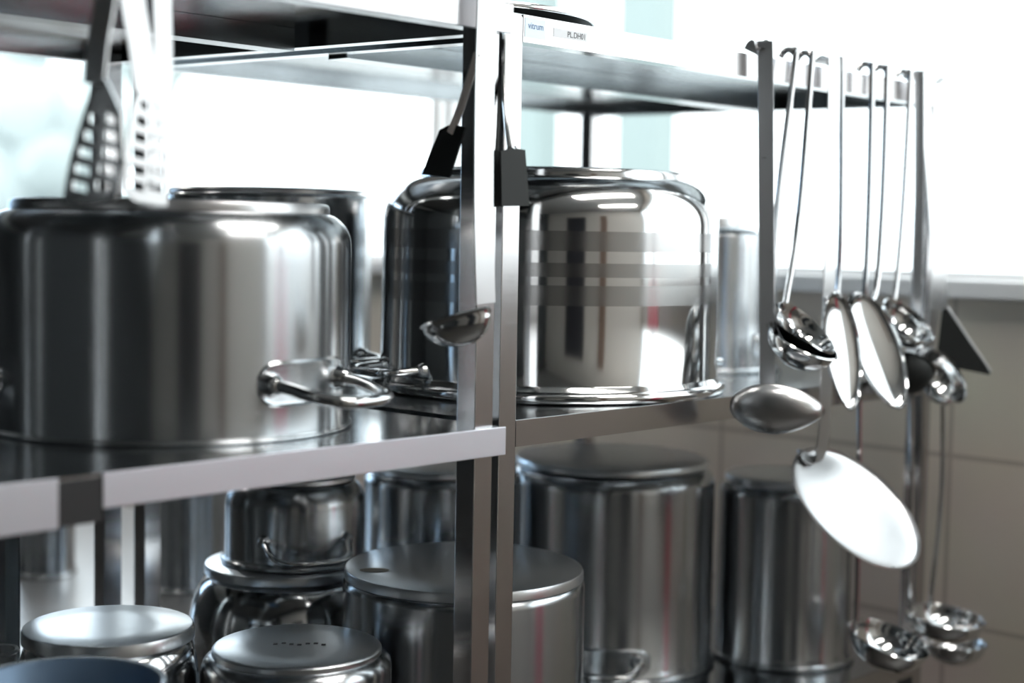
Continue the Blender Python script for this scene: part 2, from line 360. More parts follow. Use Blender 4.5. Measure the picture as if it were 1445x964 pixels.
def pot(name, label, x, y, z, R, h, base_r, sh=(0.05, 0.05), disc=0.01, bead=0.007, mat=None, base_mat=None, cat='pot', group=None, rim_h=0.02, flare=0.0, step=True):
    """pot standing on its rim; R wall radius, h total height, sh shoulder (radial, vertical)"""
    t = thing(name, label, cat, V(x, y, z), group)
    sr, sv = sh; top = h - disc
    prof = [(R - 0.004, 0.0015)] + arc(R + flare + bead * 0.3, bead * 0.9, bead * 0.9, -90, 80, 8) + [(R + flare * 0.8 + 0.0008, rim_h * 0.92), (R + flare * 0.7, rim_h), (R + flare * 0.35, h * 0.35)]
    cr, cz = R - sr, top - sv
    prof += [(R, cz - 0.02)] + [(cr + sr * math.cos(math.radians(k * 7.5)), cz + sv * math.sin(math.radians(k * 7.5))) for k in range(0, 13)]
    if cr > base_r - 0.004: prof += [(base_r - 0.004, top + 0.0)]
    prof += [(0.0, top)]
    inner = [(0.0, top - 0.003), (max(cr - 0.004, 0.01), top - 0.003), (R - sr * 0.35, cz + sv * 0.75), (R - 0.003, cz), (R - 0.003, h * 0.3), (R - 0.003, 0.012), (R - 0.004, 0.0015)]
    body = obj('body', lathe(prof + inner, 112), mat or M['brush'], t, angle=32)
    d = [(0.0, top - 0.001), (base_r, top - 0.001)] + [(base_r, top + disc * 0.6), (base_r - 0.0015, h - 0.0012), (base_r - 0.004, h), (base_r * 0.5, h - 0.0006), (0.0, h - 0.0003)]
    obj('base_disc', lathe(d, 112), base_mat or M['base'], t, angle=30)
    return t

# ------------------------------------------------------------------ hanging utensils
def hook_path(x0, y0, ztop, back=0.026):
    """from the back of the hook over the edge to its front, at the top of a handle"""
    return [V(x0, y0 + back, ztop + 0.004), V(x0, y0 + back * 0.82, ztop + 0.011), V(x0, y0 + back * 0.45, ztop + 0.0145), V(x0, y0 + back * 0.12, ztop + 0.009), V(x0, y0, ztop - 0.004)]
def bowl_mesh(c, nrm, maj, ra, rb, depth, tip=0.0, thick=0.0014, lip=0.0032, nseg=64, power=1.0):
    c = V(*c); nrm = Vector(nrm).normalized(); u = Vector(maj); u = (u - nrm * u.dot(nrm)).normalized(); v = nrm.cross(u)
    bm = bmesh.new(); K = 9
    def ring(scale, dz):
        vs = []
        for k in range(nseg):
            th = 2 * math.pi * k / nseg; co, si = math.cos(th), math.sin(th)
            rr = 1 + tip * max(0.0, co) ** 4
            vs.append(bm.verts.new(c + u * (ra * co * rr * scale) + v * (rb * si * scale * (1 - 0.25 * tip * max(0, co))) + nrm * dz))
        return vs
    rings = []
    for k in range(K):                                             # outside, bottom to rim
        a = math.pi / 2 * (1 - (k + 0.35) / (K - 1 + 0.35)); rings.append(ring(math.cos(a) ** power, -depth * math.sin(a)))
    rings.append(ring(1 + lip / ra, lip * 0.6)); rings.append(ring(1 + lip / ra * 0.4, lip * 1.2))
    for k in reversed(range(K)):
        a = math.pi / 2 * (1 - (k + 0.35) / (K - 1 + 0.35)); rings.append(ring(max(math.cos(a) ** power - thick / ra, 0.02), -(depth - thick) * math.sin(a)))
    for a, b in zip(rings, rings[1:]):
        for j in range(nseg): bm.faces.new((a[j], a[(j + 1) % nseg], b[(j + 1) % nseg], b[j]))
    bm.faces.new(rings[0]); bm.faces.new(rings[-1])
    return bm
def rim_end(b):
    c, n, m, ra = b
    return [(c[0] + s * m[0] * ra, c[1] + s * m[1] * ra, c[2] + s * m[2] * ra) for s in (-1, 1)]
def utensil(name, label, cat, key, ratio, depth, width=0.006, thick=0.006, strap=False, bmat='mirror', hmat='rod', tip=0.0, edge=0.275, yback=0.026, attach=True, group='utensils hanging from the upper shelf edge', wdir=(1, 0, 0), power=1.0, flat=False):
    hp = D['han_' + key]; x0, y0, z0 = hp[0]
    t = thing(name, label, cat, V(x0, y0, edge), group); inv = Vector(t.location)
    pts = hook_path(x0, y0, edge, yback) + [V(*p) for p in hp[(1 if z0 > edge - 0.03 else 0):]]
    b = D['bowl_' + key]
    if attach:
        e = min(rim_end(b), key=lambda q: (V(*q) - pts[-1]).length); pts.append(V(*e))
    pth = [p - inv for p in smooth_path(pts, 6)]
    bm = bmesh.new()
    if strap: sweep(bm, pth, flat_sect(width, thick), wdir)
    else: sweep(bm, pth, lambda q: [(a * width, b * thick) for a, b in round_sect(0.5, 8)], wdir)
    obj('handle', bm, M[hmat], t)
    bm = bowl_mesh(b[0], b[1], b[2], b[3], b[3] * ratio, depth, tip=tip, power=power)
    bmesh.ops.translate(bm, verts=bm.verts, vec=-inv)
    obj('plate' if flat else 'bowl', bm, M[bmat], t, angle=50)
    return t

# ================================================================== SETTING
XW = 1.30                                    # end wall with the windows
Y0, Y1 = -3.6, 5.2
X0 = -4.2
ZC = 2.95
struct('floor', bx((X0, Y0, -0.1), (XW + 0.12, Y1, 0.0)), M['floor'], smooth=False)
struct('ceiling', bx((X0, Y0, ZC), (XW + 0.12, Y1, ZC + 0.1)), M['ceil'], smooth=False)
SZ = EYE - 0.066                             # sill top
bm = bmesh.new()
box(bm, (XW, Y0, 0), (XW + 0.12, Y1, SZ - 0.034))
struct('wall_right', bm, M['tile'], smooth=False)
WT = 2.72
bm = bmesh.new(); box(bm, (XW, Y0, WT), (XW + 0.12, Y1, ZC))
struct('trim_1', bm, M['plaster'], smooth=False)
struct('trim_2', bx((XW - 0.035, Y0, SZ - 0.034), (XW + 0.12, Y1, SZ), 0.004), M['sill'], smooth=False)
wins = [(-3.55, -2.3), (-2.27, 1.45), (1.48, 5.1)]
edges_y = [Y0] + [v for w_ in wins for v in w_] + [Y1]
piers = list(zip(edges_y[0::2], edges_y[1::2]))
for i, (a, b) in enumerate(piers):
    struct('trim_%d' % (i + 3), bx((XW - 0.0, a, SZ), (XW + 0.12, b, WT)), M['frame'], smooth=False)
for i, (a, b) in enumerate(wins):
    bm = bmesh.new(); f = 0.014
    for lo, hi in (((a, SZ), (b, SZ + f)), ((a, WT - f), (b, WT)), ((a, SZ + f), (a + f, WT - f)), ((b - f, SZ + f), (b, WT - f))):
        box(bm, (XW + 0.03, lo[0], lo[1]), (XW + 0.09, hi[0], hi[1]))
    wf = struct('window_%d' % (i + 1), bm, M['frame'], smooth=False)
    obj('window_pane', bx((XW + 0.056, a + f, SZ + f), (XW + 0.062, b - f, WT - f)), M['glass'], wf, smooth=False)
struct('wall_left', bx((X0 - 0.1, Y0, 0), (X0, Y1, ZC)), M['plaster_d'], smooth=False)
struct('wall_front', bx((X0, Y0 - 0.1, 0), (XW + 0.12, Y0, ZC)), M['plaster'], smooth=False)
WB0, WB1 = -0.35, 1.1  # unseen back window, added to brighten the rear tiles and give bluish light
bm = bmesh.new(); box(bm, (X0, Y1, 0), (WB0, Y1 + 0.1, ZC)); box(bm, (WB1, Y1, 0), (XW + 0.12, Y1 + 0.1, ZC)); box(bm, (WB0, Y1, 0), (WB1, Y1 + 0.1, 0.9)); box(bm, (WB0, Y1, 2.5), (WB1, Y1 + 0.1, ZC))
struct('wall_back', bm, M['plaster_d'], smooth=False)
bm = bmesh.new()
for lo, hi in (((WB0, 0.9), (WB1, 0.94)), ((WB0, 2.46), (WB1, 2.5)), ((WB0, 0.94), (WB0 + 0.04, 2.46)), ((WB1 - 0.04, 0.94), (WB1, 2.46))):
    box(bm, (lo[0], Y1 + 0.02, lo[1]), (hi[0], Y1 + 0.08, hi[1]))
wf = struct('window_%d' % (len(wins) + 1), bm, M['frame'], smooth=False)
obj('window_pane', bx((WB0 + 0.04, Y1 + 0.046, 0.94), (WB1 - 0.04, Y1 + 0.052, 2.46)), M['glass'], wf, smooth=False)
def door(n, lo, hi, mat, hside):  # unseen upright panels, added as dark and light stripes for the steel to reflect
    bm = bx(lo, hi, 0.004); d = struct('door_%d' % n, bm, mat, smooth=False)
    return d
door(1, (-2.6, Y0, 0), (-1.5, Y0 + 0.05, 2.1), M['doordark'], 1)
door(2, (-0.75, Y0, 0), (-0.45, Y0 + 0.05, 2.2), M['doorwood'], 1)
door(3, (X0, -1.0, 0), (X0 + 0.05, -0.75, 2.1), M['frame'], 1)
door(4, (X0, 2.2, 0), (X0 + 0.05, 2.4, 2.1), M['frame'], 1)
struct('trim_20', bx((XW - 0.04, -2.6, 0.0), (XW, -1.75, SZ - 0.05)), M['red'], smooth=False)  # unseen red panel, added so the pots reflect a red stripe
# outside
struct('ground_outside', bx((XW + 0.2, -12, -0.6), (24, 24, -0.5)), M['ground'], smooth=False)

# ceiling lamps; the third is added to brighten the wall behind the racks
for i, (lx, ly) in enumerate(((0.4, -2.2), (0.4, -0.9), (0.55, 1.75), (0.4, 3.2))):
    t = thing('ceiling_lamp', 'long white ceiling lamp panel over the kitchen floor', 'lamp', (lx, ly, ZC), 'ceiling lamps over the kitchen')
    obj('housing', bx((-0.62, -0.16, -0.06), (0.62, 0.16, 0.0), 0.005), M['frame'], t, smooth=False)
    obj('diffuser', bx((-0.60, -0.14, -0.075), (0.60, 0.14, -0.061), 0.004), M['lamp'], t, smooth=False)

# ================================================================== RACKS
SHEETS = (0.275, -0.231, -0.737)             # tops of the three shelves
def shelf(parent, name, x0, x1, y0, y1, z, fh, ends=(0.034, 0.034), rear_h=0.034, lip=0.024, mat=None):
    """folded steel tray: sheet, four down-turned edges, in-turned lips (dips towards the back by the rear edge height)"""
    t = 0.0015; bm = bmesh.new()
    box(bm, (x0, y0, z - t), (x1, y1, z))
    box(bm, (x0, y0, z - fh), (x1, y0 + t, z - t)); box(bm, (x0 + t, y0 + t, z - fh), (x1 - t, y0 + lip, z - fh + t))
    box(bm, (x0, y1 - t, z - rear_h), (x1, y1, z - t)); box(bm, (x0 + t, y1 - lip, z - rear_h), (x1 - t, y1 - t, z - rear_h + t))
    for xx, s in ((x0, 1), (x1, -1)):
        vs = []
        for dx in (0, t * s):
            vs.append([bm.verts.new((xx + dx, yy, zz)) for yy, zz in ((y0 + t, z - t), (y1 - t, z - t), (y1 - t, z - rear_h), (y0 + t, z - fh))])
        a, b = vs
        bm.faces.new(a); bm.faces.new(list(reversed(b)))
        for k in range(4): bm.faces.new((a[k], b[k], b[(k + 1) % 4], a[(k + 1) % 4]))
        # end lip follows the bottom edge
        c = [bm.verts.new(p) for p in ((xx + t * s, y0 + lip, z - fh), (xx + t * s, y1 - lip, z - rear_h), (xx + lip * s, y1 - lip, z - rear_h), (xx + lip * s, y0 + lip, z - fh))]
        bm.faces.new(c)
    return obj(name, bm, mat or M['sheet'], parent, smooth=False)
def stiffener(parent, x0, x1, y, z):
    bm = bmesh.new(); box(bm, (x0 + 0.03, y, z - 0.032), (x1 - 0.03, y + 0.04, z - 0.0305)); box(bm, (x0 + 0.03, y, z - 0.0305), (x1 - 0.03, y + 0.0015, z - 0.002)); box(bm, (x0 + 0.03, y + 0.0385, z - 0.0305), (x1 - 0.03, y + 0.04, z - 0.002))
    return obj('shelf_stiffener', bm, M['sheet'], parent, smooth=False)
PW = 0.031
# --- right-hand rack
rb = thing('shelving_rack', 'right-hand stainless steel shelving rack by the window wall, holding the big banded pot', 'shelving rack', V(0, 0, -EYE), 'stainless steel shelving racks')
XB1, YB1 = 1.121, 0.808
for px_, py_ in ((0, 0), (XB1 - PW, 0), (0, YB1 - PW), (XB1 - PW, YB1 - PW)):
    obj('post', bx((px_, py_, 0.02), (px_ + PW, py_ + PW, EYE + 0.272), 0.0012), M['rack'], rb, smooth=False)
    obj('foot', lathe([(0.0, 0.0), (0.016, 0.0), (0.016, 0.012), (0.008, 0.02), (0.0, 0.02)], 20, (px_ + PW / 2, py_ + PW / 2, 0.0)), M['bracket'], rb)
def trayB(name, z, rear_h):
    s = shelf(rb, name, 0.001, XB1 - 0.001, 0.0015, YB1 - 0.001, z + EYE, 0.034, rear_h=rear_h)
    return s
for nm_, z, rh in (('top_shelf', SHEETS[0], 0.02), ('middle_shelf', SHEETS[1], 0.034), ('bottom_shelf', SHEETS[2], 0.034)):
    sh_ = trayB(nm_, z, rh)
    bm = bx((PW, -0.0005, z + EYE - 0.034), (XB1 - PW, 0.0012, z + EYE - 0.0005)); obj('shelf_fascia', bm, M['rack'], sh_, smooth=False)
    if nm_ != 'bottom_shelf':
        for yy in (0.33,): stiffener(sh_, 0, XB1, yy, z + EYE)
# --- left-hand rack
ra_ = thing('shelving_rack', 'left-hand stainless steel shelving rack nearest the camera, holding the wide brushed pot', 'shelving rack', V(0, 0, -EYE), 'stainless steel shelving racks')
XA0, XA1 = -1.25, -0.033
for px_, py_ in ((-0.074, -0.030), (-0.074, 0.776), (XA0 + 0.02, -0.030), (XA0 + 0.02, 0.776)):
    obj('post', bx((px_, py_, 0.02), (px_ + PW, py_ + PW, EYE + 0.272), 0.0012), M['rack'], ra_, smooth=False)
    obj('foot', lathe([(0.0, 0.0), (0.016, 0.0), (0.016, 0.012), (0.008, 0.02), (0.0, 0.02)], 20, (px_ + PW / 2, py_ + PW / 2, 0.0)), M['bracket'], ra_)
for nm_, z, rh in (('top_shelf', SHEETS[0], 0.018), ('middle_shelf', SHEETS[1], 0.034), ('bottom_shelf', SHEETS[2], 0.034)):
    sh_ = shelf(ra_, nm_, XA0, XA1, -0.0385, 0.812, z + EYE, 0.034, rear_h=rh)
    xl = -0.588 if nm_ == 'middle_shelf' else XA0
    obj('shelf_fascia', bx((xl, -0.041, z + EYE - 0.0335), (XA1 + 0.002, -0.0386, z + EYE + 0.0005), 0.0004), M['edge'] if nm_ == 'middle_shelf' else M['rack'], sh_, smooth=False)
    if nm_ == 'middle_shelf':
        obj('shelf_fascia', bx((XA0, -0.0405, z + EYE - 0.047), (-0.635, -0.0386, z + EYE), 0.0004), M['edge'], sh_, smooth=False)
        obj('joint_bracket', bx((-0.635, -0.0402, z + EYE - 0.046), (-0.588, -0.0386, z + EYE - 0.003), 0.0004), M['bracket'], sh_, smooth=False)
    if nm_ != 'bottom_shelf':
        for yy in (0.33,): stiffener(sh_, XA0, XA1, yy, z + EYE)
# --- stickers on the right-hand rack's upper fascia
def text_mesh(name, s, size, loc, mat, parent, width=None):
    c = bpy.data.curves.new(name, 'FONT'); c.body = s; c.size = size; c.extrude = 0.0001; c.align_x = 'LEFT'
    o = bpy.data.objects.new(name + '_tmp', c); COL.objects.link(o)
    dg = bpy.context.evaluated_depsgraph_get(); me = bpy.data.meshes.new_from_object(o.evaluated_get(dg)); bpy.data.objects.remove(o)
    xs = [v.co.x for v in me.vertices]; k = (width / (max(xs) - min(xs))) if width else 1.0; mn = min(xs)
    for v in me.vertices: v.co = Vector(((v.co.x - mn) * k, -v.co.z, v.co.y))
    me.materials.clear(); me.materials.append(mat)
    r = bpy.data.objects.new(name, me); COL.objects.link(r); r.location = loc; r.parent = parent; return r
s1 = obj('maker_sticker', bx((0.0335, -0.0010, EYE + 0.2475), (0.071, -0.0006, EYE + 0.2715)), M['label_w'], rb, smooth=False); s1['label'] = 'pale sticker with blue lettering'
text_mesh('sticker_lettering', 'vitrum', 0.012, (0.039, -0.0011, EYE + 0.2585), M['ink_b'], s1, 0.028)
s2 = obj('code_sticker', bx((0.087, -0.0010, EYE + 0.2535), (0.152, -0.0006, EYE + 0.2645)), M['label_g'], rb, smooth=False); s2['label'] = 'narrow grey sticker with a printed code'
text_mesh('sticker_lettering', 'PL.DH01', 0.0105, (0.114, -0.0011, EYE + 0.2555), M['ink_g'], s2, 0.034)

# --- steel table behind the racks, with two pots on it
tb = thing('steel_table', 'low stainless steel table in the blurred background behind the left rack', 'table', V(0.3, 1.7, -EYE))
obj('table_top', bx((-0.75, -0.66, EYE - 0.737 - 0.03), (0.6, 0.75, EYE - 0.737), 0.003), M['satin'], tb, smooth=False)
for a in (-0.71, 0.54):
    for b in (-0.63, 0.69): obj('leg', bx((a, b, 0), (a + 0.035, b + 0.035, EYE - 0.768)), M['rack'], tb, smooth=False)
# ================================================================== POTS ON THE MIDDLE SHELF
def P3(k): return D['pot_' + k]
def Hh(k, z): return D['top_' + k] - z
MID, LOW = SHEETS[1], SHEETS[2]
x, y, R = P3('centre'); h = Hh('centre', MID)
bands = [(MID + h * 0 + 0.0, 0)]
M['banded'] = banded(0, [(0.134 + 0.003, 0.165), (0.1765, 0.196), (0.2125, 0.240)])
pc = pot('stock_pot', 'very large polished stock pot with matt bands, upside down on the right rack', x, y, MID, R, h, 0.206, (0.062, 0.066), 0.011, 0.010, M['banded'], M['polish'], group='big pots on the middle shelves', rim_h=0.026, flare=0.004)
pot_handle(pc, R, 0.038, 165, 13, 0.062, 0.004, 0.0058)
pot_handle(pc, R, 0.038, -15, 13, 0.062, 0.004, 0.0058)
x, y, R = P3('left'); h = Hh('left', MID)
pl = pot('stock_pot', 'wide brushed steel pot upside down on the left rack, nearest the camera', x, y, MID, R, h, 0.187, (0.034, 0.04), 0.011, 0.0028, M['brush'], M['satin'], group='big pots on the middle shelves', rim_h=0.007)
pot_handle(pl, R, 0.064, -79, 16, 0.088, 0.016, 0.0074, (0.076, 0.026))
pot_handle(pl, R, 0.064, 157, 16, 0.088, 0.016, 0.0074, (0.076, 0.026))
x, y, R = P3('backleft'); h = Hh('backleft', MID)
pk = pot('stock_pot', 'straight-walled steel pot behind the wide brushed pot on the middle shelf', x, y, MID, R, h, R - 0.006, (0.006, 0.008), 0.008, 0.005, M['brush'], M['satin'], group='big pots on the middle shelves', rim_h=0.012)
pot_handle(pk, R, 0.045, -82, 15, 0.052, 0.006, 0.005)
pot_handle(pk, R, 0.045, 98, 15, 0.052, 0.006, 0.005)
x, y, R = P3('backright'); h = Hh('backright', MID)
pr = pot('stock_pot', 'tall pale steel pot behind the banded pot, seen left of the first hanging ladle', x, y, MID, R, h, R * 0.66, (0.046, 0.018), 0.016, 0.006, M['brush'], M['satin'], group='big pots on the middle shelves', rim_h=0.066, flare=0.006)
pot_handle(pr, R, 0.060, -80, 20, 0.055, 0.02, 0.0055)
pot_handle(pr, R, 0.060, 100, 20, 0.055, 0.02, 0.0055)

# ================================================================== POTS ON THE BOTTOM SHELF
GL = 'pots stored upside down on the bottom shelf'
def lowpot(k, label, base_k=0.93, sh=(0.03, 0.035), disc=0.011, mat='brush', z=None, name='stock_pot', base=None, **kw):
    x, y, R = P3(k); z = LOW if z is None else z
    return pot(name, label, x, y, z, R, D['top_' + k] - z, R * base_k, sh, disc, 0.006, M[mat], base or M['base'], group=GL, **kw), R
c_, R = lowpot('c', 'tall dark-looking stock pot right of the front posts, under the banded pot', 0.93, (0.035, 0.03))
pot_handle(c_, R, 0.038, -142, 17.5, 0.06, 0.008, 0.0065, (0.078, 0.024))
pot_handle(c_, R, 0.038, 38, 17.5, 0.06, 0.008, 0.0065, (0.078, 0.024))
b_, R = lowpot('b', 'narrower stock pot at the right end of the bottom shelf, behind the big skimmer', 0.9, (0.02, 0.02))
d_, R = lowpot('d', 'stock pot at the back of the bottom shelf, just left of the front posts', 0.94, (0.018, 0.02))
f_, R = lowpot('f', 'rounded pot carrying a smaller handled pot on its base', 0.84, (0.045, 0.10), 0.013, mat='polish')
x, y, R = P3('e'); ze = D['top_f']
e_ = pot('casserole', 'small handled pot stacked upside down on top of the rounded pot', x, y, ze + 0.0005, R, 0.135, R * 0.85, (0.03, 0.04), 0.008, 0.005, M['brush'], M['base'], group=GL, rim_h=0.012, flare=0.0)
pot_handle(e_, R, 0.046, -119, 35, 0.05, 0.022, 0.0048, mat=M['polish'])
pot_handle(e_, R, 0.046, 61, 35, 0.05, 0.022, 0.0048, mat=M['polish'])
m_, R = lowpot('m', 'pot with a brown mark on its broad flat base, behind the front posts', 0.985, (0.012, 0.014), 0.013)
g_, R = lowpot('g', 'low brushed pot with a bluish flat base, at the bottom centre-left', 0.89, (0.018, 0.02), 0.008)
bm = bmesh.new()
for k in range(7):
    a = -0.030 + 0.010 * k
    box(bm, (a, 0.004 * math.sin(k * 1.7), D['top_g'] - LOW - 0.0003), (a + 0.0055, 0.006 + 0.004 * math.sin(k * 1.7), D['top_g'] - LOW + 0.0002))
st = obj('base_stamp', bm, M['ink_g'], g_, smooth=False); st.rotation_euler = (0, 0, math.radians(-44))
h_, R = lowpot('h', 'pot with a bright reflective base disc at the lower left, behind the blue-lined pan', 0.95, (0.02, 0.06), 0.015, mat='polish')
# residue mark on the base of the broad pot
bm = lathe([(0.0, 0.0), (0.0155, 0.0), (0.0165, 0.0004), (0.0, 0.0006)], 14); bmesh.ops.scale(bm, vec=(1.25, 0.8, 1), verts=bm.verts)
mk = obj('base_mark', bm, plain('brown_residue', (0.30, 0.27, 0.23), 0.6), m_, loc=(-0.115, 0.06, D['top_m'] - LOW + 0.0001)); mk.rotation_euler = (0, 0, math.radians(-43))
# blue-lined pan, right way up
x, y, R = P3('j'); hj = D['top_j'] - LOW
t = thing('saucepan', 'open pan with a dark blue lining, right way up in the bottom left corner', 'pan', V(x, y, LOW), GL)
pr_ = [(0.0, 0.0), (R * 0.86, 0.0)] + arc(R * 0.86, 0.02, 0.02, -90, -10, 6) + [(R - 0.004, hj - 0.03), (R, hj - 0.004), (R + 0.003, hj - 0.001), (R + 0.002, hj + 0.001), (R - 0.003, hj)]
obj('body', lathe(pr_, 96), M['brush'], t, angle=35)
li = [(R - 0.003, hj), (R - 0.006, hj - 0.004), (R * 0.9, 0.035), (R * 0.84, 0.012), (0.0, 0.008)]
obj('lining', lathe(li, 96), M['blue'], t)
# small white cup
x, y, R = P3('cup'); R = 0.022; x -= 0.012; hc = D['top_cup'] - LOW
t = thing('measuring_cup', 'small pale beaker at the left edge, beside the bright-based pot', 'cup', V(x, y, LOW))
cm = plain('cup_white', (0.75, 0.78, 0.8), 0.35)
obj('body', lathe([(0.0, 0.0), (R * 0.8, 0.0), (R, hc), (R + 0.002, hc + 0.001), (R - 0.002, hc), (R * 0.78, 0.004), (0.0, 0.004)], 40), cm, t)
obj('lip', lathe([(R, hc - 0.004), (R + 0.003, hc - 0.001), (R + 0.002, hc + 0.002), (R - 0.002, hc + 0.001), (R - 0.001, hc - 0.003)], 40), cm, t)
# upright tray at the left edge
t = thing('baking_tray', 'bluish steel tray standing on end at the far left edge of the bottom shelf', 'tray', V(-0.30, 0.70, LOW))
bm = bx((-0.17, -0.002, 0.0), (0.028, 0.001, 0.45), 0.0008); obj('tray_base', bm, M['sheet'], t, smooth=False)
bm = bmesh.new()
for lo, hi in (((-0.17, -0.02, 0.0), (-0.167, -0.0021, 0.45)), ((0.025, -0.02, 0.0), (0.028, -0.0021, 0.45)), ((-0.167, -0.02, 0.447), (0.025, -0.0021, 0.45)), ((-0.167, -0.02, 0.0), (0.025, -0.0021, 0.003))): box(bm, lo, hi)
obj('tray_rim', bm, M['sheet'], t, smooth=False)
# pots on the table behind
x, y, R = P3('k'); pot('stock_pot', 'pale blurred pot on the low table, just right of the rear posts', x, y, LOW, R, 0.30, R * 0.9, (0.015, 0.02), 0.008, 0.004, M['brush'], M['base'], group='pots on the table behind the racks')
x, y, R = P3('k2'); pot('stock_pot', 'small blurred pot on the low table, left of the rear posts', x, y, LOW, R, 0.24, R * 0.9, (0.012, 0.015), 0.008, 0.004, M['brush'], M['base'], group='pots on the table behind the racks')

# ================================================================== LARGE PAN ON TOP OF THE RACKS
t = thing('shallow_pan', 'wide shallow steel pan on top of the racks, its dark rim overhanging above the stickers', 'pan', V(0.122, 0.22, 0.275))
pr_ = [(0.0, 0.0), (0.150, 0.0), (0.158, 0.002), (0.190, 0.012), (0.196, 0.014), (0.196, 0.016), (0.188, 0.0145), (0.157, 0.0045), (0.149, 0.0025), (0.0, 0.0025)]
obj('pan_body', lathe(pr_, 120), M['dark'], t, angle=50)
obj('pan_rim', lathe([(0.192, 0.0145), (0.1985, 0.0135), (0.2005, 0.017), (0.1985, 0.021), (0.193, 0.0205), (0.192, 0.0145)], 120), M['polish'], t, angle=60)
pot_handle(t, 0.199, 0.017, 120, 9, 0.05, -0.01, 0.005)

# ================================================================== UTENSILS ON THE RIGHT RACK, upper edge
utensil('serving_spoon', 'flat-handled serving spoon seen from behind, leftmost utensil on the right rack', 'spoon', 'L1', 0.66, 0.028, 0.023, 0.0022, True, 'satin', 'satin', tip=0.18, attach=False, wdir=(0.35, -0.94, 0))
utensil('ladle', 'deep round ladle hanging with its shiny bowl just above another ladle bowl', 'ladle', 'L2', 0.98, 0.034, 0.010, 0.010)
utensil('ladle', 'ladle with a dark bowl interior, under the shinier ladle bowl', 'ladle', 'L3', 0.98, 0.040, 0.010, 0.010, bmat='polish')
utensil('skimmer', 'large round white-shining skimmer disc on a long flat handle', 'skimmer', 'F1', 0.97, 0.006, 0.033, 0.0022, True, 'satin', 'satin', power=0.35, flat=True)
utensil('serving_spoon', 'elongated bright spoon half hidden behind the skimmer handle', 'spoon', 'S2', 0.42, 0.010, 0.009, 0.009, tip=0.12)
utensil('serving_spoon', 'elongated bright spoon with a thin round handle, right of the skimmer handle', 'spoon', 'S3', 0.46, 0.011, 0.0105, 0.0105, tip=0.12)
utensil('serving_spoon', 'spoon nested behind the elongated bright spoon, only its left rim showing', 'spoon', 'S3b', 0.46, 0.011, 0.0105, 0.0105, tip=0.12)
utensil('ladle', 'small ladle with a glinting open bowl, right of the elongated bright spoons', 'ladle', 'L4', 0.98, 0.040, 0.009, 0.009)
utensil('ladle', 'dark wide-handled ladle turned away, behind the small glinting ladle', 'ladle', 'P1', 0.98, 0.040, 0.016, 0.002, True, 'dark', 'satin', wdir=(0.35, -0.94, 0))  # bowl coloured dark in place of the dark room it reflects
utensil('ladle', 'small pointed-bowl ladle on a wide pale flat handle, lowest at the right', 'ladle', 'P2', 0.92, 0.044, 0.034, 0.0022, True, 'polish', 'satin')
# triangular turner, the blade's dark reflection put into its colour
hp = D['han_T1']; x0, y0, z0 = hp[0]
t = thing('turner', 'dark triangular turner blade sticking out at the far right of the hanging row', 'turner', V(x0, y0, 0.275), 'utensils hanging from the upper shelf edge'); inv = Vector(t.location)
bm = bmesh.new(); sweep(bm, [p - inv for p in smooth_path(hook_path(x0, y0, 0.275, 0.026) + [V(*p) for p in hp[1:]], 6)], flat_sect(0.024, 0.0022), (1, 0, 0)); obj('handle', bm, M['satin'], t)
nn = Vector((.8, .6, 0)); bm = extrude_outline([V(*p) - inv for p in D['blade_T1']], 0.004, nn); bl = obj('blade', bm, M['dark'], t, smooth=False)
b3 = D['blade_T1']; bm = bmesh.new(); sweep(bm, [V(*b3[1]) - inv, (V(*b3[1]) + V(*b3[2])) / 2 - inv, V(*b3[2]) - inv], round_sect(0.0028, 8), nn); obj('blade_edge', bm, M['satin'], bl)  # thin steel bar added to draw the light along the blade's upper edge
# lower row, hooked on the middle shelf edge
G2 = 'long ladles hanging from the middle shelf edge'
utensil('ladle', 'long ladle with an open bowl low down, below the big skimmer', 'ladle', 'M1', 0.98, 0.048, 0.009, 0.009, edge=MID, group=G2)
utensil('ladle', 'long ladle low at the right, bowl against the tiled wall', 'ladle', 'M2', 0.98, 0.042, 0.009, 0.009, edge=MID, group=G2, bmat='polish')
utensil('ladle', 'long dark-handled ladle with the lowest bowl at the right', 'ladle', 'M3', 0.98, 0.040, 0.009, 0.009, edge=MID, group=G2, bmat='polish')

# ================================================================== UTENSILS ON THE LEFT RACK
utensil('serving_spoon', 'spoon with a wide white-lit handle hanging in front of the posts, dark bowl turned left', 'spoon', 'S1', 0.55, 0.030, 0.032, 0.0022, True, 'polish', 'satin', tip=-0.25, yback=0.022, attach=False, group='utensils hanging from the left rack')
def spatula(label, handle, blade, nrm, hookdir, t0, wid=0.007, hm='rod'):
    p0 = V(*handle[0])
    t = thing('spatula', label, 'spatula', p0, 'dark spatulas hanging between the racks')
    bm = bmesh.new(); pts = [p - p0 for p in smooth_path([V(*q) for q in handle], 6)]
    sweep(bm, pts, lambda q: [(a * wid, b * wid * 0.6) for a, b in round_sect(0.5 + 0.12 * q, 8)], hookdir); obj('handle', bm, M[hm], t)
    bm = extrude_outline([V(*q) - p0 for q in blade], t0, nrm); obj('blade', bm, M['dark'], t, smooth=False)
    return t
spatula('dark-bladed spatula tilted to the left, in front of the left rack post', D['D1_handle'], D['D1_blade'], (1, 0, 0), (0, 1, 0), 0.003, 0.010, 'copper')
spatula('dark-bladed spatula hanging straight in the gap between the two front posts', D['D2_handle'], D['D2_blade'], (0, 1, 0), (1, 0, 0), 0.003, 0.010, 'polish')
spatula('dark spatula mostly hidden behind the straight-hanging spatula', D['D3_handle'], D['D3_blade'], (0, 1, 0), (1, 0, 0), 0.003, 0.005, 'dark')
